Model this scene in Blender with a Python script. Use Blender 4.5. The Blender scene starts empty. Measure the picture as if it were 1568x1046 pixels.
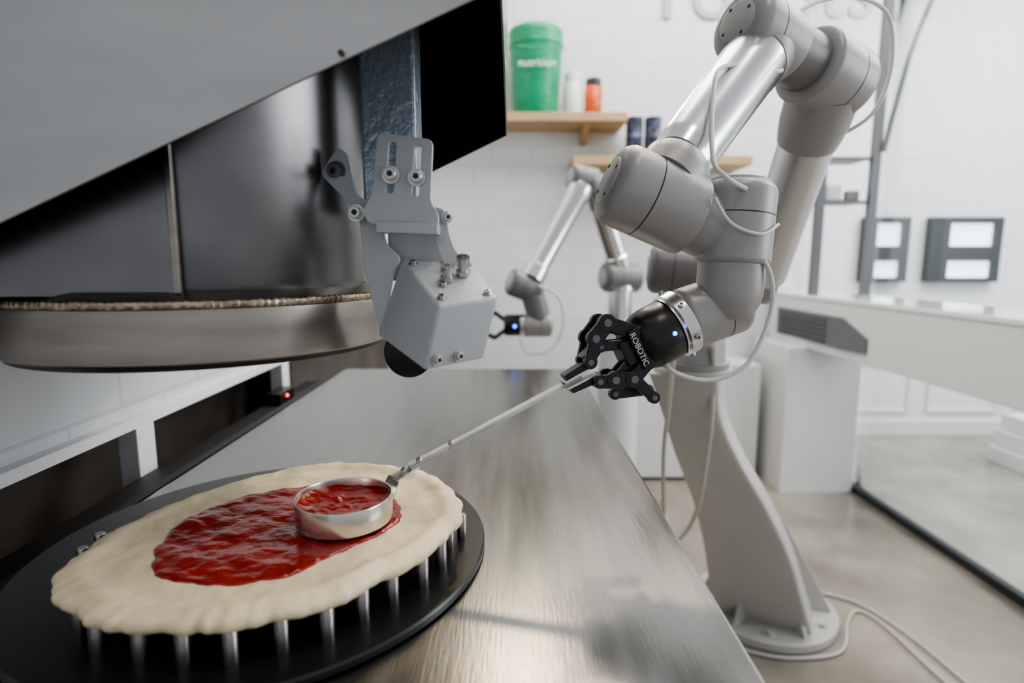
import bpy, bmesh, math, random
from mathutils import Vector, Matrix, noise
random.seed(7)
scene = bpy.context.scene
COL = bpy.context.collection

# ------------------------------------------------------------------ materials
def mat(name, col, rough=0.5, metal=0.0, bump=0.0, bscale=60, var=0.0, vscale=8, stretch=(1,1,1),
        emit=0, coat=0, trans=0, spec=None, rvar=0.0, bdist=.004, sss=0):
    m = bpy.data.materials.new(name); m.use_nodes = True
    nt = m.node_tree; b = nt.nodes['Principled BSDF']
    b.inputs['Base Color'].default_value = (*col, 1)
    b.inputs['Roughness'].default_value = rough
    b.inputs['Metallic'].default_value = metal
    if coat: b.inputs['Coat Weight'].default_value = coat
    if trans: b.inputs['Transmission Weight'].default_value = trans
    if spec is not None: b.inputs['Specular IOR Level'].default_value = spec
    if sss:
        b.inputs['Subsurface Weight'].default_value = sss; b.inputs['Subsurface Scale'].default_value = .004
    if emit:
        b.inputs['Emission Color'].default_value = (*col, 1)
        b.inputs['Emission Strength'].default_value = emit
    tc = nt.nodes.new('ShaderNodeTexCoord'); mp = nt.nodes.new('ShaderNodeMapping')
    mp.inputs['Scale'].default_value = stretch
    nt.links.new(tc.outputs['Object'], mp.inputs[0])
    if var or rvar:
        n = nt.nodes.new('ShaderNodeTexNoise'); n.inputs['Scale'].default_value = vscale
        n.inputs['Detail'].default_value = 5
        nt.links.new(mp.outputs[0], n.inputs['Vector'])
        if var:
            r = nt.nodes.new('ShaderNodeValToRGB')
            r.color_ramp.elements[0].position = .3; r.color_ramp.elements[1].position = .7
            r.color_ramp.elements[0].color = (*[max(0, c*(1-var)) for c in col], 1)
            r.color_ramp.elements[1].color = (*[min(1, c*(1+var)) for c in col], 1)
            nt.links.new(n.outputs[0], r.inputs[0]); nt.links.new(r.outputs[0], b.inputs['Base Color'])
        if rvar:
            mr = nt.nodes.new('ShaderNodeMapRange')
            mr.inputs['To Min'].default_value = max(0.02, rough-rvar); mr.inputs['To Max'].default_value = rough+rvar
            nt.links.new(n.outputs[0], mr.inputs[0]); nt.links.new(mr.outputs[0], b.inputs['Roughness'])
    if bump:
        n2 = nt.nodes.new('ShaderNodeTexNoise'); n2.inputs['Scale'].default_value = bscale; n2.inputs['Detail'].default_value = 4
        nt.links.new(mp.outputs[0], n2.inputs['Vector'])
        bp = nt.nodes.new('ShaderNodeBump'); bp.inputs['Strength'].default_value = bump; bp.inputs['Distance'].default_value = bdist
        nt.links.new(n2.outputs[0], bp.inputs['Height']); nt.links.new(bp.outputs[0], b.inputs['Normal'])
    return m

def tile_mat(name, axis='x', col=(.78,.79,.80)):
    m = bpy.data.materials.new(name); m.use_nodes = True
    nt = m.node_tree; b = nt.nodes['Principled BSDF']
    tc = nt.nodes.new('ShaderNodeTexCoord'); sp = nt.nodes.new('ShaderNodeSeparateXYZ'); cb = nt.nodes.new('ShaderNodeCombineXYZ')
    nt.links.new(tc.outputs['Object'], sp.inputs[0])
    nt.links.new(sp.outputs[0 if axis == 'x' else 1], cb.inputs[0]); nt.links.new(sp.outputs[2], cb.inputs[1])
    br = nt.nodes.new('ShaderNodeTexBrick'); nt.links.new(cb.outputs[0], br.inputs['Vector'])
    br.inputs['Scale'].default_value = 1
    br.inputs['Brick Width'].default_value = .22; br.inputs['Row Height'].default_value = .11
    br.inputs['Mortar Size'].default_value = .0035; br.inputs['Mortar Smooth'].default_value = .3
    br.inputs['Color1'].default_value = (*col, 1); br.inputs['Color2'].default_value = (*[c*.97 for c in col], 1)
    br.inputs['Mortar'].default_value = (*[c*.84 for c in col], 1)
    nt.links.new(br.outputs['Color'], b.inputs['Base Color'])
    bp = nt.nodes.new('ShaderNodeBump'); bp.invert = True; bp.inputs['Strength'].default_value = .3; bp.inputs['Distance'].default_value = .003
    nt.links.new(br.outputs['Fac'], bp.inputs['Height']); nt.links.new(bp.outputs[0], b.inputs['Normal'])
    b.inputs['Roughness'].default_value = .25
    return m

def corr_mat(name, col):
    m = bpy.data.materials.new(name); m.use_nodes = True
    nt = m.node_tree; b = nt.nodes['Principled BSDF']; b.inputs['Roughness'].default_value = .5
    tc = nt.nodes.new('ShaderNodeTexCoord'); w = nt.nodes.new('ShaderNodeTexWave'); w.bands_direction = 'X'
    w.inputs['Scale'].default_value = 4.0
    nt.links.new(tc.outputs['Object'], w.inputs[0])
    r = nt.nodes.new('ShaderNodeValToRGB'); r.color_ramp.elements[0].position = 0; r.color_ramp.elements[1].position = .25
    r.color_ramp.elements[0].color = (*[c*.94 for c in col], 1); r.color_ramp.elements[1].color = (*col, 1)
    nt.links.new(w.outputs['Fac'], r.inputs[0]); nt.links.new(r.outputs[0], b.inputs['Base Color'])
    return m

M = {}
M['steel_table'] = mat('brushed_steel_table', (.30,.295,.285), .235, 1, bump=.05, bscale=24, var=.08, vscale=3, stretch=(20,1.5,1), rvar=.05)
M['steel_hood'] = mat('brushed_steel_hood', (.47,.465,.46), .42, .85, bump=.06, bscale=40, var=.09, vscale=2.5, stretch=(1.5,1,9), rvar=.09)
M['steel_dark'] = mat('dark_polished_steel', (.20,.195,.20), .32, 1, var=.40, vscale=5, rvar=.12)
M['steel_ring'] = mat('steel_ring', (.33,.295,.265), .36, 1, var=.20, vscale=6, stretch=(1,1,8), rvar=.1)
M['weld'] = mat('weld_bead', (.38,.30,.22), .34, 1, bump=.6, bscale=70, var=.55, vscale=40)
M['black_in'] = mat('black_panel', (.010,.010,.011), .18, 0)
M['black_disc'] = mat('black_disc', (.012,.012,.012), .30, 0, var=.2)
M['black_pl'] = mat('black_plastic', (.012,.012,.013), .33, 0)
M['black_matte'] = mat('black_rail', (.016,.016,.018), .55)
M['steel'] = mat('polished_steel', (.52,.51,.50), .25, 1, rvar=.05, vscale=20)
M['pin'] = mat('pin_steel', (.38,.36,.34), .28, 1, rvar=.05, vscale=20)
M['handle'] = mat('handle_steel', (.66,.64,.61), .30, .85, var=.15, rvar=.08, vscale=60)
M['cup'] = mat('cup_steel', (.70,.66,.62), .22, 1, stretch=(1,1,40), rvar=.06, vscale=10)
M['alu'] = mat('satin_aluminium', (.70,.70,.71), .23, 1, rvar=.04, vscale=12)
M['alu_soft'] = mat('aluminium_soft', (.68,.675,.67), .38, .8)
M['rgrey'] = mat('robot_grey', (.345,.330,.322), .38, .1, var=.03, vscale=6, bump=.03, bscale=500)
M['rgrey_dk'] = mat('robot_grey_dark', (.18,.175,.175), .42, .1)
M['rgrey_cap'] = mat('robot_cap_grey', (.43,.42,.415), .38, 0)
M['rdark'] = mat('seam_dark', (.03,.03,.03), .5)
M['bracket'] = mat('bracket_paint', (.44,.46,.47), .40, .0, bump=.08, bscale=350)
M['hammer'] = mat('hammered_paint', (.36,.43,.50), .20, .3, bump=.55, bscale=120, coat=.7)
M['dough'] = mat('pizza_dough', (.80,.665,.45), .56, bump=.7, bscale=38, var=.08, vscale=14, sss=.12)
M['sauce'] = mat('tomato_sauce', (.27,.014,.007), .20, bump=.40, bscale=85, var=.22, vscale=40, stretch=(1,1.8,1), bdist=.003)
M['white'] = mat('white_paint', (.74,.745,.75), .4)
M['white_gl'] = mat('white_gloss', (.82,.83,.84), .12, coat=.5)
M['ped'] = mat('pedestal_white', (.50,.485,.465), .38, var=.03)
M['cable'] = mat('cable_white', (.66,.66,.64), .5)
M['cable_y'] = mat('cable_cream', (.54,.51,.42), .5)
M['cable_d'] = mat('hose_dark', (.13,.13,.14), .5)
M['wood'] = mat('shelf_wood', (.45,.31,.175), .55, var=.15, vscale=10, stretch=(1,8,8))
M['green'] = mat('green_plastic', (.012,.30,.14), .30, var=.18, bump=.5, bscale=14, bdist=.02)
M['red'] = mat('red_label', (.48,.09,.015), .4, var=.9, vscale=25)
M['navy'] = mat('navy_label', (.05,.055,.10), .35, var=1.0, vscale=30)
M['glassjar'] = mat('jar_white', (.72,.72,.70), .25)
M['brown'] = mat('niche_panel', (.12,.10,.085), .5, .4, var=.3, vscale=5)
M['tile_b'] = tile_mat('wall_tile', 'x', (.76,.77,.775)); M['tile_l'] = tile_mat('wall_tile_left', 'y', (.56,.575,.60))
M['corr'] = corr_mat('corrugated_wall', (.80,.81,.82))
M['frame'] = mat('rack_steel', (.17,.17,.18), .4, .6)
M['pane'] = mat('window_light', (.85,.93,1.0), .3, emit=1.8)
M['wdark'] = mat('window_frame_dark', (.03,.035,.04), .4)
M['floor'] = mat('concrete_floor', (.285,.255,.215), .24, 0, bump=.05, bscale=15, var=.35, vscale=2.6, rvar=.12)
M['blue'] = mat('led_blue', (.03,.10,1), .3, emit=9)
M['redled'] = mat('led_red', (1,.03,.02), .3, emit=8)
M['txt'] = mat('letter_grey', (.45,.46,.47), .5)
M['txtw'] = mat('letter_white', (.8,.8,.8), .5)
gm = bpy.data.materials.new('partition_glass'); gm.use_nodes = True
nt = gm.node_tree; nt.nodes.clear()
o = nt.nodes.new('ShaderNodeOutputMaterial'); mx = nt.nodes.new('ShaderNodeMixShader'); tr = nt.nodes.new('ShaderNodeBsdfTransparent'); gl = nt.nodes.new('ShaderNodeBsdfGlossy')
tr.inputs[0].default_value = (.97,.985,.985,1); gl.inputs['Roughness'].default_value = .03
lw = nt.nodes.new('ShaderNodeLayerWeight'); lw.inputs['Blend'].default_value = .14
nt.links.new(lw.outputs['Fresnel'], mx.inputs[0]); nt.links.new(tr.outputs[0], mx.inputs[1]); nt.links.new(gl.outputs[0], mx.inputs[2]); nt.links.new(mx.outputs[0], o.inputs[0])
M['glass'] = gm

# ------------------------------------------------------------------ helpers
def group(name):
    e = bpy.data.objects.new(name, None); e.empty_display_size = .05
    COL.objects.link(e); return e

def finish(bm, name, m, parent=None, smooth=False, bevel=0, bseg=2):
    bmesh.ops.recalc_face_normals(bm, faces=bm.faces)
    if bevel:
        bmesh.ops.bevel(bm, geom=list(bm.edges), offset=bevel, segments=bseg, affect='EDGES', profile=.6)
    me = bpy.data.meshes.new(name); bm.to_mesh(me); bm.free()
    if smooth:
        for p in me.polygons: p.use_smooth = True
    ob = bpy.data.objects.new(name, me); COL.objects.link(ob)
    me.materials.append(M[m])
    if smooth:
        try: me.set_sharp_from_angle(angle=math.radians(40))
        except Exception: pass
    if parent: ob.parent = parent
    return ob

def box(name, x0, x1, y0, y1, z0, z1, m, parent=None, bevel=0):
    bm = bmesh.new()
    bmesh.ops.create_cube(bm, size=1)
    for v in bm.verts:
        v.co = Vector(((x0+x1)/2+v.co.x*(x1-x0), (y0+y1)/2+v.co.y*(y1-y0), (z0+z1)/2+v.co.z*(z1-z0)))
    return finish(bm, name, m, parent, bevel=bevel)

def hexa(name, pts, m, parent=None, bevel=0):
    bm = bmesh.new(); v = [bm.verts.new(p) for p in pts]
    for f in [(0,1,2,3),(4,5,6,7),(0,1,5,4),(1,2,6,5),(2,3,7,6),(3,0,4,7)]: bm.faces.new([v[i] for i in f])
    return finish(bm, name, m, parent, bevel=bevel, bseg=3, smooth=bool(bevel))

def frame_of(d, up=Vector((0,0,1))):
    d = d.normalized()
    if abs(d.dot(up)) > .98: up = Vector((0,1,0))
    x = d.cross(up).normalized(); y = x.cross(d).normalized()
    return x, y, d

def lathe(name, p0, d, prof, m, parent=None, seg=40):
    p0 = Vector(p0); x, y, z = frame_of(Vector(d))
    bm = bmesh.new(); rings = []
    for t, r in prof:
        c = p0+z*t
        if r <= 1e-6: rings.append([bm.verts.new(c)])
        else: rings.append([bm.verts.new(c+x*math.cos(a)*r+y*math.sin(a)*r) for a in [2*math.pi*i/seg for i in range(seg)]])
    for a, b in zip(rings[:-1], rings[1:]):
        for i in range(seg):
            j = (i+1) % seg
            if len(a) == 1 and len(b) == 1: continue
            if len(a) == 1: bm.faces.new([a[0], b[i], b[j]])
            elif len(b) == 1: bm.faces.new([a[i], a[j], b[0]])
            else: bm.faces.new([a[i], a[j], b[j], b[i]])
    return finish(bm, name, m, parent, smooth=True)

def rod(name, p0, p1, r0, m, parent=None, r1=None, seg=32, ch=None):
    p0 = Vector(p0); p1 = Vector(p1); L = (p1-p0).length; r1 = r1 if r1 is not None else r0
    c = ch if ch is not None else min(r0, r1, L/2)*.12
    return lathe(name, p0, p1-p0, [(0,0),(0,r0-c),(c,r0),(L-c,r1),(L,r1-c),(L,0)], m, parent, seg)

def joint(name, p0, p1, r, parent, m='rgrey', cap=True, dome=.35, capr=.60):
    p0 = Vector(p0); p1 = Vector(p1); d = (p1-p0); L = d.length; d.normalize()
    k = r*dome; n = 6
    prof = [(0, 0), (0, r*.62)]
    for i in range(1, n+1):
        a = math.pi/2*i/n
        prof.append((k*(1-math.cos(a)), (r*.62)+(r*.38)*math.sin(a)))
    prof += [(L*.40, r), (L*.40, r*.972), (L*.40+r*.035, r*.972), (L*.40+r*.035, r)]
    for i in range(n+1):
        a = math.pi/2*i/n
        prof.append((L-k*.5+k*.5*math.sin(a), r*.8+r*.2*math.cos(a)))
    prof.append((L, 0))
    lathe(name, p0, d, prof, m, parent, 48)
    lathe(name+'_seam', p0+d*(L*.40), d, [(0, r*.96), (0, r*.99), (r*.035, r*.99), (r*.035, r*.96)], 'rdark', parent, 48)
    if cap:
        lathe(name+'_cap', p0-d*(r*.05), d, [(0,0),(0,r*(capr-.10)),(r*.03,r*(capr-.02)),(r*.10,r*capr)], 'rgrey_cap', parent, 48)
        x, y, z = frame_of(d)
        for i in range(4):
            a = i*math.pi/2+.6
            q = p0-d*(r*.06)+x*math.cos(a)*r*(capr-.13)+y*math.sin(a)*r*(capr-.13)
            rod(name+'_screw_%d' % i, q, q+d*r*.08, r*.05, 'rdark', parent, seg=10)

def smoothpts(pts, n=8, closed=False):
    P = [Vector(p) for p in pts]; out = []; N = len(P)
    rng = range(N if closed else N-1)
    for i in rng:
        if closed: a, b, c, d = P[i-1], P[i], P[(i+1) % N], P[(i+2) % N]
        else: a, b, c, d = P[max(i-1,0)], P[i], P[i+1], P[min(i+2,N-1)]
        for k in range(n):
            t = k/n
            out.append(.5*((2*b)+(c-a)*t+(2*a-5*b+4*c-d)*t*t+(-a+3*b-3*c+d)*t**3))
    if not closed: out.append(P[-1])
    return out

def cable(name, pts, r, m, parent=None):
    cu = bpy.data.curves.new(name, 'CURVE'); cu.dimensions = '3D'; cu.bevel_depth = r; cu.bevel_resolution = 3; cu.use_fill_caps = True
    q = smoothpts(pts); s = cu.splines.new('POLY'); s.points.add(len(q)-1)
    for i, p in enumerate(q): s.points[i].co = (*p, 1)
    cu.materials.append(M[m])
    ob = bpy.data.objects.new(name, cu); COL.objects.link(ob)
    if parent: ob.parent = parent
    return ob

def beam(name, p0, p1, w, h, m, parent=None, bevel=.0008, up=(0,0,1), w1=None, h1=None):
    p0 = Vector(p0); p1 = Vector(p1); x, y, z = frame_of(p1-p0, Vector(up))
    w1 = w if w1 is None else w1; h1 = h if h1 is None else h1
    pts = []
    for c, ww, hh in ((p0, w, h), (p1, w1, h1)):
        for sx, sy in ((-1,-1),(1,-1),(1,1),(-1,1)): pts.append(c+x*sx*ww/2+y*sy*hh/2)
    return hexa(name, pts, m, parent, bevel)

def plate(name, outer, holes, origin, ax, ay, thick, m, parent=None, bev=.0006):
    cu = bpy.data.curves.new(name+'_c', 'CURVE'); cu.dimensions = '2D'; cu.fill_mode = 'BOTH'
    cu.extrude = thick/2; cu.bevel_depth = bev; cu.bevel_resolution = 1
    for poly in [outer]+holes:
        s = cu.splines.new('POLY'); s.points.add(len(poly)-1); s.use_cyclic_u = True
        for i, p in enumerate(poly): s.points[i].co = (p[0], p[1], 0, 1)
    tmp = bpy.data.objects.new(name+'_tmp', cu); COL.objects.link(tmp)
    dg = bpy.context.evaluated_depsgraph_get(); me = bpy.data.meshes.new_from_object(tmp.evaluated_get(dg))
    bpy.data.objects.remove(tmp)
    ax = Vector(ax).normalized(); az = ax.cross(Vector(ay)).normalized(); ay = az.cross(ax)
    mt = Matrix((ax, ay, az)).transposed().to_4x4(); mt.translation = Vector(origin)
    me.transform(mt)
    me.materials.clear(); me.materials.append(M[m])
    ob = bpy.data.objects.new(name, me); COL.objects.link(ob)
    if parent: ob.parent = parent
    return ob

def rounded(poly, r, n=4):
    out = []; N = len(poly)
    for i in range(N):
        p = Vector(poly[i]); a = Vector(poly[i-1])-p; b = Vector(poly[(i+1) % N])-p
        rr = min(r, a.length*.45, b.length*.45)
        s = p+a.normalized()*rr; e = p+b.normalized()*rr
        for k in range(n+1):
            t = k/n; out.append(tuple((1-t)**2*s+2*t*(1-t)*p+t*t*e))
    return out

def slot(cx, cy, w, h, n=8):
    out = []
    for i in range(n+1): a = math.pi*i/n; out.append((cx+math.cos(a)*w/2, cy+h/2-w/2+math.sin(a)*w/2))
    for i in range(n+1): a = math.pi+math.pi*i/n; out.append((cx+math.cos(a)*w/2, cy-h/2+w/2+math.sin(a)*w/2))
    return out

def bolt(name, p, d, r, parent, hex_=True, m='steel'):
    p = Vector(p); d = Vector(d).normalized()
    lathe(name+'_washer', p, d, [(0,0),(0,r*1.45),(r*.3,r*1.45),(r*.3,0)], m, parent, 24)
    lathe(name+'_head', p+d*r*.3, d, [(0,0),(0,r),(r*.9,r),(r*1.0,r*.9),(r*1.0,r*.5),(r*.5,r*.45),(r*.5,0)], m, parent, 6 if hex_ else 20)
    lathe(name+'_socket', p+d*r*.82, d, [(0,0),(0,r*.46)], 'rdark', parent, 6)

# ------------------------------------------------------------------ room shell
box('floor', -2.5, 6.5, -1.5, 6.0, -.05, 0, 'floor')
box('wall_back', -.80, 1.66, 3.35, 3.45, 0, 3.2, 'tile_b')
box('wall_far', 1.66, 6.5, 3.92, 4.02, 0, 3.4, 'corr')
box('baseboard_far', 1.66, 6.5, 3.90, 3.92, 0, .10, 'white')
wl = group('wall_left')
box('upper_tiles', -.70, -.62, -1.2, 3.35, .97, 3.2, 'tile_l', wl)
box('lower_wall', -.80, -.74, -1.2, 3.35, 0, .97, 'brown', wl)
box('ledge_trim', -.74, -.60, -1.2, 3.35, .955, .972, 'white', wl)
for i, (x0, x1, w) in enumerate([(2.36, 2.66, 0), (2.80, 3.28, 1)]):
    g = group('window_%d' % (i+1))
    box('frame_top', x0, x1, 3.86, 3.92, 1.47, 1.51, 'wdark', g); box('frame_bottom', x0, x1, 3.86, 3.92, 1.08, 1.11, 'wdark', g)
    box('frame_left', x0, x0+.08+.05*w, 3.861, 3.92, 1.11, 1.47, 'wdark', g); box('frame_right', x1-.05, x1, 3.861, 3.92, 1.11, 1.47, 'wdark', g)
    box('frame_middle', x0+.08, x1-.05, 3.862, 3.92, 1.22, 1.32, 'wdark', g)
    box('pane_upper', x0+.08, x1-.05, 3.89, 3.918, 1.32, 1.47, 'pane', g); box('pane_lower', x0+.08, x1-.05, 3.89, 3.918, 1.11, 1.22, 'pane', g)

pf = group('trim_1')
for i in range(5):
    x = 2.3+i*.62
    for nme, a in (('rail_t', (x, x+.5, 3.905, 3.92, .50, .52)), ('rail_b', (x, x+.5, 3.905, 3.92, .16, .18)), ('stile_l', (x, x+.02, 3.905, 3.92, .18, .50)), ('stile_r', (x+.48, x+.5, 3.905, 3.92, .18, .50))):
        box(nme+'_%d' % i, *a, 'white', pf)

wc = group('wall_cabinet')
box('body', .62, 1.36, 3.05, 3.348, .02, .66, 'white', wc, .006); box('plinth', .64, 1.34, 3.07, 3.34, 0, .02, 'wdark', wc)
box('door_gap', .985, .990, 3.046, 3.052, .05, .63, 'txt', wc)

def shelf(x0, x1, z):
    g = group('wall_shelf')
    box('board', x0, x1, 3.08, 3.348, z-.045, z, 'wood', g, .003)
    for i, x in enumerate((x0+.12, x1-.22)):
        hexa('support_%d' % i, [(x, 3.12, z-.045), (x+.035, 3.12, z-.045), (x+.035, 3.348, z-.045), (x, 3.348, z-.045), (x, 3.20, z-.075), (x+.035, 3.20, z-.075), (x+.035, 3.348, z-.12), (x, 3.348, z-.12)], 'wood', g)
    return g
SH = 1.985; SL = 1.765
shelf(-.50, .60, SH); shelf(.32, 1.26, SL)

bk = group('plastic_bucket')
lathe('tub', (.125, 3.20, SH), (0,0,1), [(0,0),(0,.112),(.01,.118),(.34,.142),(.345,.148),(.36,.148),(.362,.143),(.40,.145),(.415,.146),(.43,.140),(.437,.125),(.432,.115),(.42,.11),(.42,0)], 'green', bk)
cable('handle', [(-.02,3.19,2.35),(.0,3.06,2.30),(.125,3.03,2.28),(.25,3.06,2.30),(.27,3.19,2.35)], .003, 'green', bk)
lt = bpy.data.curves.new('label', 'FONT'); lt.body = 'nutrition'; lt.size = .055; lt.extrude = .001; lt.materials.append(M['txtw'])
lo = bpy.data.objects.new('label', lt); COL.objects.link(lo); lo.parent = bk; lo.location = (.03,3.052,2.20); lo.rotation_euler = (math.radians(90), 0, 0)
def jar(name, x, z, r, h, body, lid, y=3.2):
    g = group(name)
    lathe('body', (x,y,z), (0,0,1), [(0,0),(0,r*.93),(.006,r),(h*.74,r),(h*.80,r*.82),(h*.82,r*.8)], body, g, 28)
    lathe('lid', (x,y,z+h*.82), (0,0,1), [(0,0),(0,r*.88),(h*.16,r*.88),(h*.18,r*.8),(h*.18,0)], lid, g, 28)
jar('glass_jar', .325, SH, .050, .225, 'glassjar', 'white'); jar('sauce_jar', .435, SH, .047, .195, 'red', 'wdark')
def can(x, z, m='navy', y=3.2, r=.046, h=.108):
    g = group('tin_can')
    lathe('body', (x,y,z), (0,0,1), [(0,0),(0,r*.95),(.003,r),(.006,r*.96),(h-.006,r*.96),(h-.003,r),(h,r*.95),(h-.004,r*.85),(h-.004,0)], m, g, 28)
for x, z in ((.66,SL),(.76,SL),(.66,SL+.109),(.76,SL+.109)): can(x, z)
can(.865, SL, 'red', h=.13); jar('glass_bottle', 1.16, SL, .04, .24, 'glassjar', 'white')

lt = bpy.data.curves.new('wall_lettering', 'FONT'); lt.body = 'robots'; lt.size = .44; lt.extrude = .01; lt.materials.append(M['txt'])
lo = bpy.data.objects.new('wall_lettering', lt); COL.objects.link(lo); lo.location = (.80, 3.34, 2.54); lo.rotation_euler = (math.radians(90), 0, 0)

ct = group('service_counter')
box('top', 1.50, 1.81, .6, 3.34, 1.03, 1.05, 'white_gl', ct, .004)
box('fascia', 1.505, 1.80, .62, 3.33, .78, 1.03, 'white', ct, .004)
box('end_column', 1.42, 1.80, 2.88, 3.3, 0, .78, 'white', ct, .003)
hexa('vent_recess', [(1.498,3.20,.965),(1.498,2.57,.965),(1.498,2.57,.82),(1.498,3.20,.82),(1.51,3.20,.965),(1.51,2.57,.965),(1.51,2.57,.82),(1.51,3.20,.82)], 'frame', ct)
hexa('vent_nose', [(1.497,2.57,.965),(1.497,2.38,.892),(1.497,2.38,.828),(1.497,2.57,.82),(1.51,2.57,.965),(1.51,2.38,.892),(1.51,2.38,.828),(1.51,2.57,.82)], 'frame', ct)
for i in range(5): box('vent_slat_%d' % i, 1.49, 1.499, 2.70, 3.16, .835+i*.025, .842+i*.025, 'wdark', ct)

gp = group('glass_partition')
box('pane', 1.828, 1.834, 1.0, 2.92, .03, 2.9, 'glass', gp)
box('sill', 1.815, 1.85, .2, 2.97, 0, .035, 'wdark', gp)
rk = group('steel_rack')
for i, (x, y, zt) in enumerate(((1.53,2.90,1.74),(1.79,2.90,3.0))):
    box('post_%d' % i, x-.020, x+.020, y-.016, y+.016, 1.051, zt, 'frame', rk)
for k, z in enumerate((1.50, 1.71)):
    box('front_bar_%d' % k, 1.551, 1.769, 2.892, 2.908, z, z+.018, 'frame', rk); box('shelf_%d' % k, 1.551, 1.769, 2.909, 3.08, z+.008, z+.016, 'frame', rk)
box('device_a', 1.57, 1.66, 2.92, 3.04, 1.517, 1.60, 'alu_soft', rk, .01); box('device_b', 1.67, 1.74, 2.92, 3.04, 1.517, 1.57, 'rgrey_dk', rk, .01)
cable('overhead_hose', [(2.4,2.88,2.9),(2.08,2.88,2.62),(1.93,2.88,2.3),(1.85,2.88,1.95),(1.815,2.88,1.75)], .012, 'cable_d')
st = group('stacked_boxes')
for i in range(3): box('carton_%d' % i, 2.95+.03*i, 3.7, 2.9, 3.4, .10*i, .10*i+.095, 'white', st, .004)

# ------------------------------------------------------------------ work table
tb = group('steel_work_table')
box('top', -.50, .195, -.25, 1.68, .862, .90, 'steel_table', tb, .003)
box('body', -.46, .15, -.2, 1.62, .12, .862, 'steel_hood', tb)
for i, (x, y) in enumerate(((-.42,-.15),(.11,-.15),(-.42,1.57),(.11,1.57))): rod('foot_%d' % i, (x,y,0), (x,y,.12), .025, 'steel', tb)

rl = group('conveyor_rail')
box('channel', -.598, -.515, -.3, 1.62, .80, .872, 'black_matte', rl, .003)
box('inner_lip', -.530, -.515, -.3, 1.62, .872, .892, 'black_matte', rl)
box('belt', -.596, -.532, -.3, 1.62, .872, .876, 'black_matte', rl)
for i, y in enumerate((.30,.88,1.46)):
    box('leg_%d' % i, -.632, -.600, y, y+.045, .835, .955, 'white', rl, .002)
    box('foot_%d' % i, -.640, -.600, y-.01, y+.055, .80, .838, 'white', rl, .002)
    rod('leg_bolt_%d' % i, (-.60,y+.022,.86), (-.594,y+.022,.86), .007, 'steel', rl)
box('column', -.73, -.63, 1.54, 1.60, .5, .95, 'black_matte', rl)
sb = group('sensor_unit'); box('body', -.590, -.555, 1.33, 1.42, .877, .905, 'black_pl', sb, .003)
rod('led', (-.555,1.37,.893), (-.552,1.37,.893), .0035, 'redled', sb)

# ------------------------------------------------------------------ pizza outline, turntable, pins
DO = [(-385,446),(-397,472),(-399,513),(-400,540),(-385,585),(-355,643),(-311,693),(-271,718),(-213,731),(-159,721),(-111,693),(-73,647),(-58,593),(-61,561),(-75,513),(-107,472),(-125,451),(-140,428),(-172,414),(-197,402),(-223,394),(-241,392),(-288,396),(-316,400),(-347,414),(-371,432)]
SO = [(-321,469),(-332,492),(-341,530),(-336,574),(-313,613),(-272,639),(-225,655),(-179,655),(-139,626),(-120,582),(-118,544),(-136,520),(-154,495),(-174,466),(-195,448),(-225,440),(-255,436),(-286,443),(-308,453)]
def edge_radius(a):
    best = None
    for x, y in DO:
        dx, dy = x/1000+.228, y/1000-.558; da = abs((math.atan2(dy, dx)-a+math.pi) % (2*math.pi)-math.pi)
        if best is None or da < best[0]: best = (da, math.hypot(dx, dy))
    return best[1]
tt = group('pin_turntable'); TC = (-.270, .600)
lathe('disc', (*TC, .9005), (0,0,1), [(0,0),(0,.236),(.002,.239),(.007,.239),(.009,.237),(.009,0)], 'black_disc', tt, 128)
k = 0
for f, n in ((.93,26),(.72,19),(.50,13),(.28,7)):
    for i in range(n):
        a = 2*math.pi*(i+.35)/n+f*4; R = edge_radius(a)*f; x, y = -.228+R*math.cos(a), .558+R*math.sin(a)
        k += 1
        lathe('pin_%d' % k, (x, y, .9095), (0,0,1), [(0,0),(0,.0060),(.0275,.0060),(.029,.0048),(.029,0)], 'pin', tt, 20)
for q in ((-.430,.535),(-.434,.565),(-.057,.610)):
    k += 1; lathe('pin_%d' % k, (q[0], q[1], .9095), (0,0,1), [(0,0),(0,.0055),(.0255,.0055),(.027,.0045),(.027,0)], 'pin', tt, 20)

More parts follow.
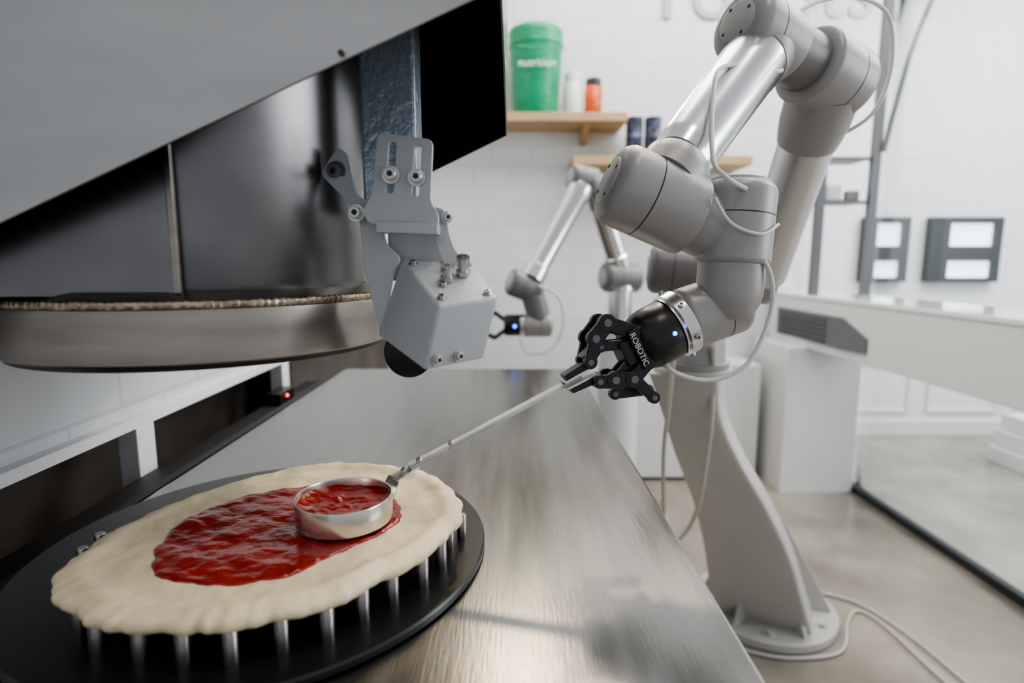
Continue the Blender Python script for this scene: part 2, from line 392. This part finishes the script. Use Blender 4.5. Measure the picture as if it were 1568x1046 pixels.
pz = group('pizza')
def nz(x, y, s, o=0): return noise.noise(Vector((x*s+o, y*s-o, o)))
def dough_h(x, y):
    return .9530+.0018*nz(x,y,28)+.0010*nz(x,y,70,3)+.0045*max(0, nz(x,y,14,9))*min(1, math.hypot(x+.225,y-.555)/.15)
def blob(name, outl, cen, hfun, m, zbot=None, rings=56, n=10, wob=.0):
    P = smoothpts([Vector((a/1000, b/1000, 0)) for a, b in outl], n, True)
    bm = bmesh.new(); C = Vector((*cen, 0)); R = []
    N = len(P)
    for j, p in enumerate(P):
        if wob: P[j] = C+(p-C)*(1+wob*nz(p.x,p.y,45,5)+wob*.5*nz(p.x,p.y,120,2))
    for i in range(1, rings+1):
        f = (i/rings)**.85 if i < rings else 1
        ring = []
        for p in P:
            q = C+(p-C)*f; ring.append(bm.verts.new((q.x, q.y, hfun(q.x, q.y, f))))
        R.append(ring)
    c = bm.verts.new((*cen, hfun(*cen, 0)))
    for j in range(N): bm.faces.new([c, R[0][j], R[0][(j+1) % N]])
    for a, b in zip(R[:-1], R[1:]):
        for j in range(N): bm.faces.new([a[j], b[j], b[(j+1) % N], a[(j+1) % N]])
    if zbot is not None:
        prev = R[-1]
        for ff, dz in ((1.012,-.0022),(1.018,-.0050),(1.016,-.0080),(1.002,-.0110)):
            ring = []
            for p in P:
                q = C+(p-C)*ff; pe = p
                ring.append(bm.verts.new((q.x, q.y, max(.9392, hfun(pe.x, pe.y, 1)+dz))))
            for j in range(N): bm.faces.new([prev[j], ring[j], ring[(j+1) % N], prev[(j+1) % N]])
            prev = ring
        ring = [bm.verts.new((C.x+(p.x-C.x)*.96, C.y+(p.y-C.y)*.96, .9390)) for p in P]
        for j in range(N): bm.faces.new([prev[j], ring[j], ring[(j+1) % N], prev[(j+1) % N]])
        bm.faces.new(list(reversed(ring)))
    return finish(bm, name, m, pz, smooth=True)
def hd(x, y, f):
    e = max(0, (f-.90)/.10)
    return dough_h(x, y)+.0036*math.exp(-((f-.925)/.055)**2)-.0014*e*e
blob('dough', DO, (-.228,.558), hd, 'dough', zbot=1, wob=.028)
def hs(x, y, f):
    e = max(0, (f-.95)/.05)
    return dough_h(x, y)+.0020+.0004*nz(x,y,110,1)+.0002*nz(x,y,260,4)+.0003*math.sin((x*.5+y)*230+4*nz(x,y,18))-.0032*e*e
blob('sauce', SO, (-.225,.548), hs, 'sauce', rings=80, n=14, wob=.03)

# ------------------------------------------------------------------ ladle
ld = group('sauce_ladle'); LC = Vector((-.172,.555,.9570)); r = .0485; h = .0265
lathe('cup', LC, (0,0,1), [(0,0),(0,r-.002),(.002,r),(h-.001,r),(h,r-.0004),(h,r-.0012),(h-.001,r-.0016),(.0025,r-.0016),(.0025,0)], 'cup', ld, 96)
bm = bmesh.new(); N = 72; prev = None
cv = bm.verts.new((LC.x, LC.y, LC.z+h-.011))
for i in range(1, 25):
    f = i/24; ring = []
    for j in range(N):
        a = 2*math.pi*j/N; x = LC.x+math.cos(a)*f*(r-.0017); y = LC.y+math.sin(a)*f*(r-.0017)
        ring.append(bm.verts.new((x, y, LC.z+h-.011+.0020*nz(x,y,60,2)+.0010*nz(x,y,160)+.004*f**6*(1+.5*math.sin(a*3)))))
    for j in range(N):
        if prev is None: bm.faces.new([cv, ring[j], ring[(j+1) % N]])
        else: bm.faces.new([prev[j], ring[j], ring[(j+1) % N], prev[(j+1) % N]])
    prev = ring
finish(bm, 'sauce_fill', 'sauce', ld, smooth=True)
beam('tang', (-.1365,.586,.968), (-.128,.596,.986), .024, .0024, 'handle', ld, .0004, w1=.020)
beam('neck', (-.129,.594,.984), (-.107,.612,.994), .018, .003, 'handle', ld, .0004, w1=.014)
beam('handle_lower', (-.114,.606,.9935), (-.060,.632,1.016), .015, .0042, 'handle', ld, .0006, w1=.011)
beam('handle_upper', (-.088,.6205,1.0035), (.082,.675,1.0825), .0115, .0045, 'handle', ld, .0006, w1=.014)
up = Vector((-.35,-.35,.87))
for i, q in enumerate((Vector((-.119,.600,.992)), Vector((-.104,.611,.9995)), Vector((-.070,.627,1.0145)))):
    rod('screw_%d' % i, q, q+up*.0025, .0030, 'handle', ld, seg=16)

# ------------------------------------------------------------------ dispenser machine
hz = group('sauce_dispenser_housing')
def zf(x): return 1.4135+.4393*(x+.021)
def zr(x): return 1.4336+.47*(x+.02)
def sheet(name, y0, y1, x0, x1, ztop, m, zb):
    return hexa(name, [(x0,y0,zb(x0)),(x1,y0,zb(x1)),(x1,y1,zb(x1)),(x0,y1,zb(x0)),(x0,y0,ztop),(x1,y0,ztop),(x1,y1,ztop),(x0,y1,ztop)], m, hz)
sheet('front_panel', .4465, .4485, -.62, -.008, 1.85, 'steel_hood', zf)
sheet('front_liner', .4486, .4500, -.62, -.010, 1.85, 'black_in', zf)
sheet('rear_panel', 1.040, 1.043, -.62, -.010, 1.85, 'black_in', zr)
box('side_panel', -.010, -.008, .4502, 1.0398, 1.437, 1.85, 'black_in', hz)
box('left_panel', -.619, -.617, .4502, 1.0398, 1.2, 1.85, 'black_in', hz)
box('top_panel', -.62, -.008, .4465, 1.043, 1.85, 1.853, 'steel_hood', hz)
rod('rivet', (-.126,.4465,1.372), (-.126,.4435,1.372), .0022, 'rdark', hz, seg=12)
ds = group('sauce_drum'); DC = (-.346, .665)
lathe('drum', (*DC, 1.190), (0,0,1), [(0,0),(0,.170),(.005,.172),(.60,.172),(.60,0)], 'steel_dark', ds, 96)
lathe('flange', (*DC, 1.131), (0,0,1), [(0,0),(0,.180),(0,.197),(.002,.200),(.044,.200),(.048,.199),(.050,.196),(.0625,.180),(.0625,0)], 'steel_ring', ds, 128)
lathe('under_lip', (*DC, 1.126), (0,0,1), [(0,.15),(0,.192),(.005,.193),(.005,.15)], 'black_pl', ds, 96)
bm = bmesh.new(); seg = 900
rings = []
for i in range(seg):
    a = 2*math.pi*i/seg; rr = .0040+.00035*math.sin(i*1.35)+.0007*nz(i*.11,0,1); R = .1960+.0005*nz(i*.2,3,1); zc = 1.1830+.0008*nz(i*.1,7,1)
    ring = [bm.verts.new((DC[0]+math.cos(a)*(R+rr*.9*math.cos(b)), DC[1]+math.sin(a)*(R+rr*.9*math.cos(b)), zc+rr*math.sin(b))) for b in [2*math.pi*k/8 for k in range(8)]]
    rings.append(ring)
for i in range(seg):
    a, b = rings[i], rings[(i+1) % seg]
    for k in range(8): bm.faces.new([a[k], b[k], b[(k+1) % 8], a[(k+1) % 8]])
finish(bm, 'weld_seam', 'weld', ds, smooth=True)
box('shroud_edge', -.292, -.286, .4915, .4965, 1.192, 1.60, 'steel_ring', ds, .001)
hexa('side_shroud', [(-.56,.478,1.19),(-.292,.492,1.19),(-.292,.496,1.19),(-.56,.482,1.19),(-.56,.478,1.6),(-.292,.492,1.6),(-.292,.496,1.6),(-.56,.482,1.6)], 'steel_dark', ds)

# ------------------------------------------------------------------ bracket with sensor box
br = group('sensor_bracket')
box('column', -.152, -.097, .596, .640, 1.262, 1.84, 'hammer', br, .003)
outer = rounded([(-.026,.040),(.026,.036),(.027,-.022),(.036,-.034),(.036,-.046),(-.030,-.046),(-.036,-.034),(-.028,-.018)], .006)
PX = Vector((1,-.03,-.06)); PY = Vector((0,.12,1))
plate('slotted_plate', outer, [slot(-.0115,.008,.0085,.050), slot(.0130,.006,.0085,.050)], (-.1035,.558,1.299), PX, PY, .004, 'bracket', br)
for i, q in enumerate(((-.1145,.5550,1.3005),(-.0900,.5540,1.298))): bolt('bolt_%d' % i, q, (.0,-1,.1), .0058, br, False)
for i, q in enumerate(((-.1145,.562,1.300),(-.100,.562,1.299))): rod('bolt_shank_%d' % i, q, (q[0],.598,q[2]), .004, 'steel', br)
plate('left_cheek', rounded([(-.086,.034),(-.068,.060),(-.058,.052),(-.050,.012),(-.028,.002),(-.020,-.036),(-.004,-.050),(-.012,-.062),(-.022,-.128),(-.040,-.062),(-.046,-.005)], .007), [slot(-.069,.036,.008,.010)], (-.105,.574,1.272), (1,-.10,0), (0,.12,1), .005, 'bracket', br)
plate('right_cheek', rounded([(-.010,.006),(.004,.004),(.008,-.022),(.014,-.038),(.030,-.048),(.030,-.060),(.006,-.056),(-.004,-.030)], .006), [], (-.070,.571,1.266), (1,.05,0), (0,.06,1), .005, 'bracket', br)
beam('cross_web', (-.128,.560,1.252), (-.070,.560,1.250), .030, .010, 'bracket', br)
box('back_web', -.126, -.066, .585, .591, 1.20, 1.27, 'bracket', br, .002)
T = [Vector(p) for p in ((-.109,.566,1.221),(-.041,.575,1.220),(-.012,.520,1.187),(-.063,.490,1.182))]
hexa('sensor_box', T+[(-.133,.556,1.148),(-.062,.594,1.136),(-.026,.523,1.130),(-.077,.493,1.124)], 'bracket', br, .0035)
nrm = (T[1]-T[0]).cross(T[3]-T[0]).normalized(); nrm = nrm if nrm.z > 0 else -nrm
def onT(u, v): return (T[0]*(1-u)+T[1]*u)*(1-v)+(T[3]*(1-u)+T[2]*u)*v
for i, (u, v) in enumerate(((.12,.10),(.86,.10),(.12,.88),(.86,.88))): bolt('corner_screw_%d' % i, onT(u,v), nrm, .0030, br, False)
for i, (u, v, hh) in enumerate(((.42,.50,.010),(.72,.38,.014))):
    q = onT(u,v); lathe('nut_%d' % i, q, nrm, [(0,0),(0,.0068),(.005,.0068),(.005,.0)], 'steel', br, 6)
    lathe('gland_%d' % i, q+nrm*.005, nrm, [(0,0),(0,.0050),(hh-.004,.0050),(hh-.004,.0062),(hh,.0062),(hh,.003),(hh-.003,.0028),(hh-.003,0)], 'steel', br, 24)
bolt('gland_screw_0', onT(.30,.62), nrm, .003, br, False); bolt('gland_screw_1', onT(.52,.25), nrm, .003, br, False)
fn = Vector((.50,-.80,.05))
for i, q in enumerate(((-.066,.4965,1.1335),(-.048,.5075,1.135))): bolt('base_bolt_%d' % i, q, fn, .0036, br, False)
bolt('pivot_bolt', (-.151,.566,1.266), (-.1,-1,.1), .0058, br, False); bolt('knob', (-.1745,.584,1.308), (-.15,-1,0), .007, br, True, 'frame')
bolt('right_pivot', (-.064,.566,1.262), (.5,-1,.1), .004, br, False)
lathe('rubber_roller', (-.104,.560,1.129), (.1,1,0), [(0,0),(0,.021),(.002,.025),(.018,.025),(.020,.021),(.020,0)], 'black_pl', br, 40)

# ------------------------------------------------------------------ main robot arm
ra = group('robot_arm')
A0 = Vector((.112,.679,1.313)); A1 = Vector((.216,.696,1.271))
joint('wrist_housing', A0, A1, .0480, ra)
lathe('wrist_collar', (.180,.698,1.308), (.144,.128,.170), [(0,0),(0,.044),(.02,.044),(.034,.0435),(.040,.040),(.042,.037),(.042,0)], 'rgrey', ra)
beam_d = Vector((.341,.845,1.500))-Vector((.200,.712,1.338)); L = beam_d.length
lathe('forearm_tube', (.200,.712,1.338), beam_d, [(0,0),(0,.035),(.012,.0365),(.020,.0385),(.028,.0390),(L-.05,.0425),(L-.03,.044),(L,.044),(L,0)], 'alu', ra, 64)
lathe('elbow_collar', Vector((.341,.845,1.500))-beam_d.normalized()*.008, beam_d, [(0,0),(0,.045),(.004,.046),(.03,.046),(.05,.043),(.05,0)], 'rgrey', ra)
E1 = Vector((.352,.855,1.534)); E2 = Vector((.492,.931,1.503)); ex = (E2-E1).normalized()
joint('elbow_inner', E1-ex*.052, E1+ex*.052, .049, ra); joint('elbow_outer', E2+ex*.052, E2-ex*.060, .057, ra)
rod('elbow_shaft', E1, E2, .042, 'rgrey_dk', ra)
S = Vector((.520,1.190,1.195)); ud = S-E2; UL = ud.length
lathe('upper_collar', E2+ud.normalized()*.02, ud, [(0,0),(0,.055),(.05,.054),(.075,.051),(.090,.048),(.092,.044),(.092,0)], 'rgrey', ra)
lathe('upper_arm_tube', E2+ud.normalized()*.10, ud, [(0,0),(0,.043),(.01,.045),(.03,.045),(UL-.15,.046),(UL-.10,.047),(UL-.10,0)], 'alu_soft', ra, 64)
joint('shoulder_housing', (.300,1.262,1.205), (.420,1.240,1.195), .054, ra, m='rgrey_dk'); joint('shoulder_outer', (.555,1.20,1.185), (.445,1.230,1.192), .057, ra)
BX = Vector((.412,1.275,.985))
lathe('base', BX, (0,0,1), [(0,0),(0,.078),(.012,.080),(.014,.070),(.030,.068),(.11,.064),(.13,.060),(.16,.056),(.18,.055),(.235,.040),(.235,0)], 'rgrey', ra)
B0 = Vector((.272,.699,1.314)); B1 = Vector((.265,.693,1.215))
joint('wrist_joint', B0, B1, .0435, ra, capr=.80)
lathe('wrist_lower', B1+Vector((0,0,.004)), (-.05,-.03,-1), [(0,0),(0,.037),(.002,.0390),(.035,.0390),(.050,.036),(.066,.028),(.072,.015),(.072,0)], 'rgrey', ra)
C0 = Vector((.286,.7105,1.172)); C1 = Vector((.208,.696,1.148)); joint('tool_joint', C0, C1, .0385, ra, cap=True)
rod('wrist_coupler', A1-(A1-A0).normalized()*.01, A1+(A1-A0).normalized()*.030, .040, 'rgrey', ra)
gd = Vector((-.076,-.016,-.038)).normalized(); Q0 = Vector((.2105,.696,1.148))
lathe('tool_flange', Q0, gd, [(0,0),(0,.036),(.002,.041),(.016,.041),(.018,.038),(.0202,.038),(.0202,0)], 'alu', ra, 64)
gx, gy, gz = frame_of(gd)
for i in range(6):
    a = i*math.pi/3+.3; q = Q0+gd*.009+(gx*math.cos(a)+gy*math.sin(a))*.0405; bolt('flange_screw_%d' % i, q, gx*math.cos(a)+gy*math.sin(a), .0030, ra, False)

# gripper
gr = group('robot_gripper')
lathe('body', Q0+gd*.0204, gd, [(0,0),(0,.036),(.002,.0375),(.026,.0375),(.036,.036),(.043,.033),(.047,.028),(.047,0)], 'black_pl', gr, 64)
P0 = Q0+gd*.060
gu = Vector((-.42,0,.91)); gu = (gu-gd*gu.dot(gd)).normalized(); gs = gd.cross(gu).normalized()
if gs.y > 0: gs = -gs
GS = .80
def L3(a, b, c): return P0+gd*a*GS+gu*b+gs*c
beam('palm', L3(-.004,0,0), L3(.024,0,0), .050, .050, 'black_pl', gr, .003, up=gu)
beam('palm_nose', L3(.022,0,0), L3(.040,0,0), .036, .030, 'black_pl', gr, .002, up=gu)
def link(n, a, b, c, w=.010, t=.005, m='black_pl'):
    w *= 1.18; t *= 1.15
    p, q = L3(a[0], a[1], c), L3(b[0], b[1], c)
    beam(n, p, q, t, w, m, gr, .0012, up=gu if abs((q-p).normalized().dot(gu)) < .9 else gd)
    for i, e in enumerate((p, q)):
        rod(n+'_pivot_%d' % i, e-gs*(t/2+.0008), e+gs*(t/2+.0008), w*.56, m, gr, seg=20)
        rod(n+'_pin_%d' % i, e+gs*(t/2+.0006), e+gs*(t/2+.0016), w*.25, 'frame', gr, seg=12)
for sgn, tag, op in ((1,'upper',.045),(-1,'lower',.030)):
    for c in (-.016, .016):
        s = '%s_%s' % (tag, 'a' if c < 0 else 'b')
        link('drive_link_'+s, (.010, sgn*.020), (.042, sgn*op), c, .014, .006)
        link('knuckle_'+s, (.042, sgn*op), (.068, sgn*(op-.010)), c, .016, .0065)
        link('inner_link_'+s, (.026, sgn*.010), (.064, sgn*.022), c*.6, .010, .005)
        link('finger_link_'+s, (.068, sgn*(op-.010)), (.090, sgn*.013), c, .012, .006)
    beam('finger_'+tag, L3(.054, sgn*.030, 0), L3(.092, sgn*.014, 0), .026, .015, 'black_pl', gr, .002, up=gu)
    beam('fingertip_'+tag, L3(.080, sgn*.0110, 0), L3(.132, sgn*.0088, 0), .024, .0090, 'black_pl', gr, .0015, up=gu, h1=.006)
    beam('pad_'+tag, L3(.088, sgn*.0048, 0), L3(.136, sgn*.0040, 0), .024, .0030, 'alu_soft', gr, .0005, up=gu)
beam('knuckle_block', L3(.038,.040,0), L3(.062,.036,0), .026, .016, 'black_pl', gr, .002, up=gu)
link('outer_lever', (.040,-.030), (.026,-.062), .015, .011, .006); link('outer_arm', (.068,-.044), (.018,-.060), -.015, .011, .006)
ledp = Q0+gd*.032-(Vector((0,1,0))-gd*gd.y).normalized()*.0370
lathe('led', ledp, (0,-1,.1), [(0,0),(0,.0028),(.002,.0026),(.0025,0)], 'blue', gr, 16)
lt = bpy.data.curves.new('lettering', 'FONT'); lt.body = 'ROBOTIC'; lt.size = .0098; lt.extrude = .0002; lt.materials.append(M['txtw'])
lo = bpy.data.objects.new('lettering', lt); COL.objects.link(lo); lo.parent = gr
zd = gs.copy(); xd = -gu; yd = zd.cross(xd).normalized()
mt = Matrix((xd, yd, zd)).transposed().to_4x4(); mt.translation = L3(.022 if yd.dot(gd) < 0 else .012,.022,.0256); lo.matrix_world = mt

ca = group('arm_cables')
cable('cable_forearm', [(.365,.835,1.49),(.355,.800,1.47),(.267,.755,1.462),(.241,.715,1.416),(.225,.660,1.336),(.235,.645,1.312),(.262,.655,1.300)], .0028, 'cable', ca)
cable('cable_wrist', [(.275,.655,1.235),(.300,.665,1.205),(.306,.672,1.158),(.280,.665,1.100),(.236,.663,1.080),(.192,.665,1.090),(.182,.681,1.11)], .0028, 'cable', ca)
cable('cable_elbow', [(.400,.850,1.565),(.445,.875,1.590),(.511,.901,1.605),(.575,.930,1.590),(.592,.940,1.517),(.572,.950,1.45),(.520,.985,1.415)], .0032, 'cable', ca)
cable('cable_wrap', [(.225,.648,1.290),(.245,.648,1.262),(.280,.650,1.250),(.308,.670,1.262)], .0020, 'cable', ca)
cable('cable_base', [(.43,1.20,1.04),(.44,1.22,.95),(.455,1.27,.80),(.48,1.42,.55),(.60,2.0,.18),(.72,2.5,.012),(.77,2.8,.012)], .006, 'cable_y', ca)
cable('cable_power', [(.35,1.21,1.02),(.345,1.22,.90),(.36,1.30,.76),(.41,1.45,.50),(.52,1.8,.15),(.60,2.2,.012)], .005, 'cable_y', ca)
cable('floor_cable', [(.72,1.64,.008),(.85,1.60,.008),(1.03,1.63,.008),(1.14,1.78,.008),(1.21,1.84,.008),(1.25,1.76,.008),(1.26,1.5,.008),(1.3,1.1,.008)], .005, 'ped', ca)
cable('floor_cable_b', [(1.14,1.95,.008),(1.24,1.88,.008),(1.30,1.7,.008),(1.33,1.4,.008),(1.4,1.0,.008)], .005, 'ped', ca)

pd = group('robot_pedestal')
path = [(.405,1.290,.970,.150,.15),(.445,1.350,.86,.135,.13),(.520,1.440,.72,.160,.12),(.625,1.545,.55,.200,.12),(.725,1.650,.36,.245,.13),(.805,1.745,.17,.28,.15),(.870,1.82,.03,.30,.17)]
ctr = smoothpts([p[:3] for p in path], 6); dims = smoothpts([(p[3],p[4],0) for p in path], 6)
bm = bmesh.new(); prev = None
for c, dm in zip(ctr, dims):
    w, t = dm.x/2, dm.y/2; q = rounded([(-w,-t),(w,-t),(w,t),(-w,t)], .016, 4)
    wx = Vector((.90,-.44,0)); wy = Vector((.44,.90,0)); ring = [bm.verts.new(c+wx*a+wy*b) for a, b in q]
    if prev:
        for i in range(len(q)): bm.faces.new([prev[i], prev[(i+1) % len(q)], ring[(i+1) % len(q)], ring[i]])
    else: bm.faces.new(ring)
    prev = ring
bm.faces.new(prev); finish(bm, 'curved_column', 'ped', pd, smooth=True)
lathe('top_plate', (.412,1.280,.968), (0,0,1), [(0,0),(0,.082),(.004,.085),(.014,.085),(.016,.082),(.016,0)], 'ped', pd)
PC = Vector((.885,1.86,0))
lathe('foot_flange', PC, (0,0,1), [(0,0),(0,.228),(.004,.235),(.028,.235),(.034,.228),(.034,0)], 'ped', pd, 72)
for i in range(6):
    a = i*math.pi/3-1.35; d = Vector((math.cos(a), math.sin(a), 0)); s = Vector((-d.y, d.x, 0))*.007
    pts = []
    for o in (-1, 1):
        for rr, z in ((.05,.034),(.215,.034),(.205,.055),(.05,.34)): pts.append(PC+d*rr+s*o+Vector((0,0,z)))
    hexa('gusset_%d' % i, pts, 'ped', pd, .002)
    a2 = a+math.pi/6; d2 = Vector((math.cos(a2), math.sin(a2), 0)); rod('anchor_%d' % i, PC+d2*.195+Vector((0,0,.034)), PC+d2*.195+Vector((0,0,.046)), .012, 'txt', pd, seg=12)

# ------------------------------------------------------------------ second robot arm
r2 = group('robot_arm'); 
joint('elbow_inner', (.225,2.28,1.545), (.330,2.32,1.530), .052, r2, m='rgrey_dk'); joint('elbow_outer', (.375,2.34,1.50), (.290,2.30,1.52), .055, r2, m='rgrey_dk')
f0, f1 = Vector((.268,2.28,1.50)), Vector((.070,2.10,1.150)); 
lathe('forearm_tube', f0, f1-f0, [(0,0),(0,.048),(.05,.047),(.055,.043),((f1-f0).length-.06,.038),((f1-f0).length-.055,.044),((f1-f0).length,.046),((f1-f0).length,0)], 'alu', r2)
joint('wrist_housing', (-.010,2.08,1.150), (.095,2.12,1.110), .052, r2, m='rgrey_dk')
lathe('wrist_link', (.070,2.11,1.12), (.035,-.01,-.12), [(0,0),(0,.044),(.09,.044),(.13,.038),(.14,0)], 'rgrey_dk', r2)
joint('tool_joint', (.150,2.10,.985), (.045,2.10,.985), .043, r2)
lathe('tool_flange', (.045,2.10,.985), (-1,0,0), [(0,0),(0,.042),(.015,.042),(.015,0)], 'alu', r2)
u0, u1 = Vector((.335,2.32,1.49)), Vector((.450,2.40,1.20)); UL2 = (u1-u0).length
lathe('upper_arm_tube', u0, u1-u0, [(0,0),(0,.052),(.06,.050),(.065,.044),(UL2-.05,.044),(UL2-.045,.052),(UL2,.05),(UL2,0)], 'alu', r2)
joint('shoulder_housing', (.375,2.37,1.155), (.53,2.42,1.150), .062, r2, m='rgrey_dk')
lathe('base_tube', (.455,2.40,.955), (0,0,1), [(0,0),(0,.075),(.02,.075),(.022,.05),(.14,.05),(.145,.058),(.20,.055),(.20,0)], 'alu', r2)
c2 = group('arm_cables'); cable('cable_loop', [(.10,2.06,1.13),(.17,2.05,1.09),(.185,2.05,.98),(.14,2.05,.90),(.06,2.05,.89),(.03,2.06,.94)], .005, 'cable', c2)
g2 = group('robot_gripper')
lathe('body', (.030,2.10,.985), (-1,0,0), [(0,0),(0,.040),(.05,.040),(.06,.034),(.06,0)], 'black_pl', g2)
for sgn in (1,-1):
    beam('drive_%d' % (sgn > 0), (-.025,2.10,.985+sgn*.018), (-.065,2.10,.985+sgn*.048), .03, .014, 'black_pl', g2)
    beam('knuckle_%d' % (sgn > 0), (-.062,2.10,.985+sgn*.048), (-.100,2.10,.985+sgn*.030), .03, .014, 'black_pl', g2)
    beam('fingertip_%d' % (sgn > 0), (-.095,2.10,.985+sgn*.034), (-.150,2.10,.985+sgn*.026), .024, .010, 'black_pl', g2)
lathe('led', (.010,2.061,.985), (0,-1,0), [(0,0),(0,.006),(.002,.006),(.002,0)], 'blue', g2, 16)
rp = group('robot_stand'); lathe('column', (.455,2.40,0), (0,0,1), [(0,0),(0,.16),(.02,.16),(.022,.085),(.93,.085),(.932,.10),(.954,.10),(.954,0)], 'white', rp)

# ------------------------------------------------------------------ lights
w = bpy.data.worlds.new('world'); scene.world = w; w.use_nodes = True
nt = w.node_tree; bg = nt.nodes['Background']; bg.inputs[0].default_value = (.90,.945,1.0,1); bg.inputs[1].default_value = .58
def area(name, loc, target, sx, sy, power, col=(1,1,1)):
    l = bpy.data.lights.new(name, 'AREA'); l.shape = 'RECTANGLE'; l.size = sx; l.size_y = sy; l.energy = power; l.color = col
    ob = bpy.data.objects.new(name, l); COL.objects.link(ob); ob.location = loc
    ob.rotation_euler = (Vector(target)-Vector(loc)).to_track_quat('-Z', 'Y').to_euler()
area('ceiling_light', (1.0,2.2,3.15), (1.0,2.2,0), 2.0, 1.4, 58, (1,.97,.93))
area('ceiling_light', (3.4,2.2,3.3), (3.4,2.4,0), 2.2, 2.0, 125, (.97,.985,1))
area('window_daylight', (4.8,.5,1.9), (.6,1.0,1.1), 2.4, 2.0, 90, (.94,.98,1))
area('pendant_lamp', (.04,3.0,2.95), (.0,.6,.9), .10, .10, 9, (1,.78,.50))
area('pendant_lamp', (.72,2.6,2.95), (.1,.5,.9), .10, .10, 10, (1,.78,.50))
for i, (x, y) in enumerate(((.5,.2),(.95,1.0))):
    l = bpy.data.lights.new('spot_lamp', 'SPOT'); l.energy = 20; l.spot_size = 1.2; l.spot_blend = .6; l.shadow_soft_size = .05; l.color = (1,.90,.78)
    ob = bpy.data.objects.new('spot_lamp', l); COL.objects.link(ob); ob.location = (x, y, 2.9)
    ob.rotation_euler = (Vector((.05,.7,.9))-Vector((x,y,2.9))).to_track_quat('-Z', 'Y').to_euler()

# ------------------------------------------------------------------ camera
cd = bpy.data.cameras.new('camera'); cd.lens = 20; cd.sensor_width = 36; cd.clip_start = .02
cd.dof.use_dof = True; cd.dof.focus_distance = .66; cd.dof.aperture_fstop = 2.8
co = bpy.data.objects.new('camera', cd); COL.objects.link(co); co.location = (0,0,1.22)
co.rotation_euler = (math.radians(90-8.04), 0, 0); scene.camera = co
try: scene.view_settings.look = 'AgX - Medium High Contrast'
except Exception: pass
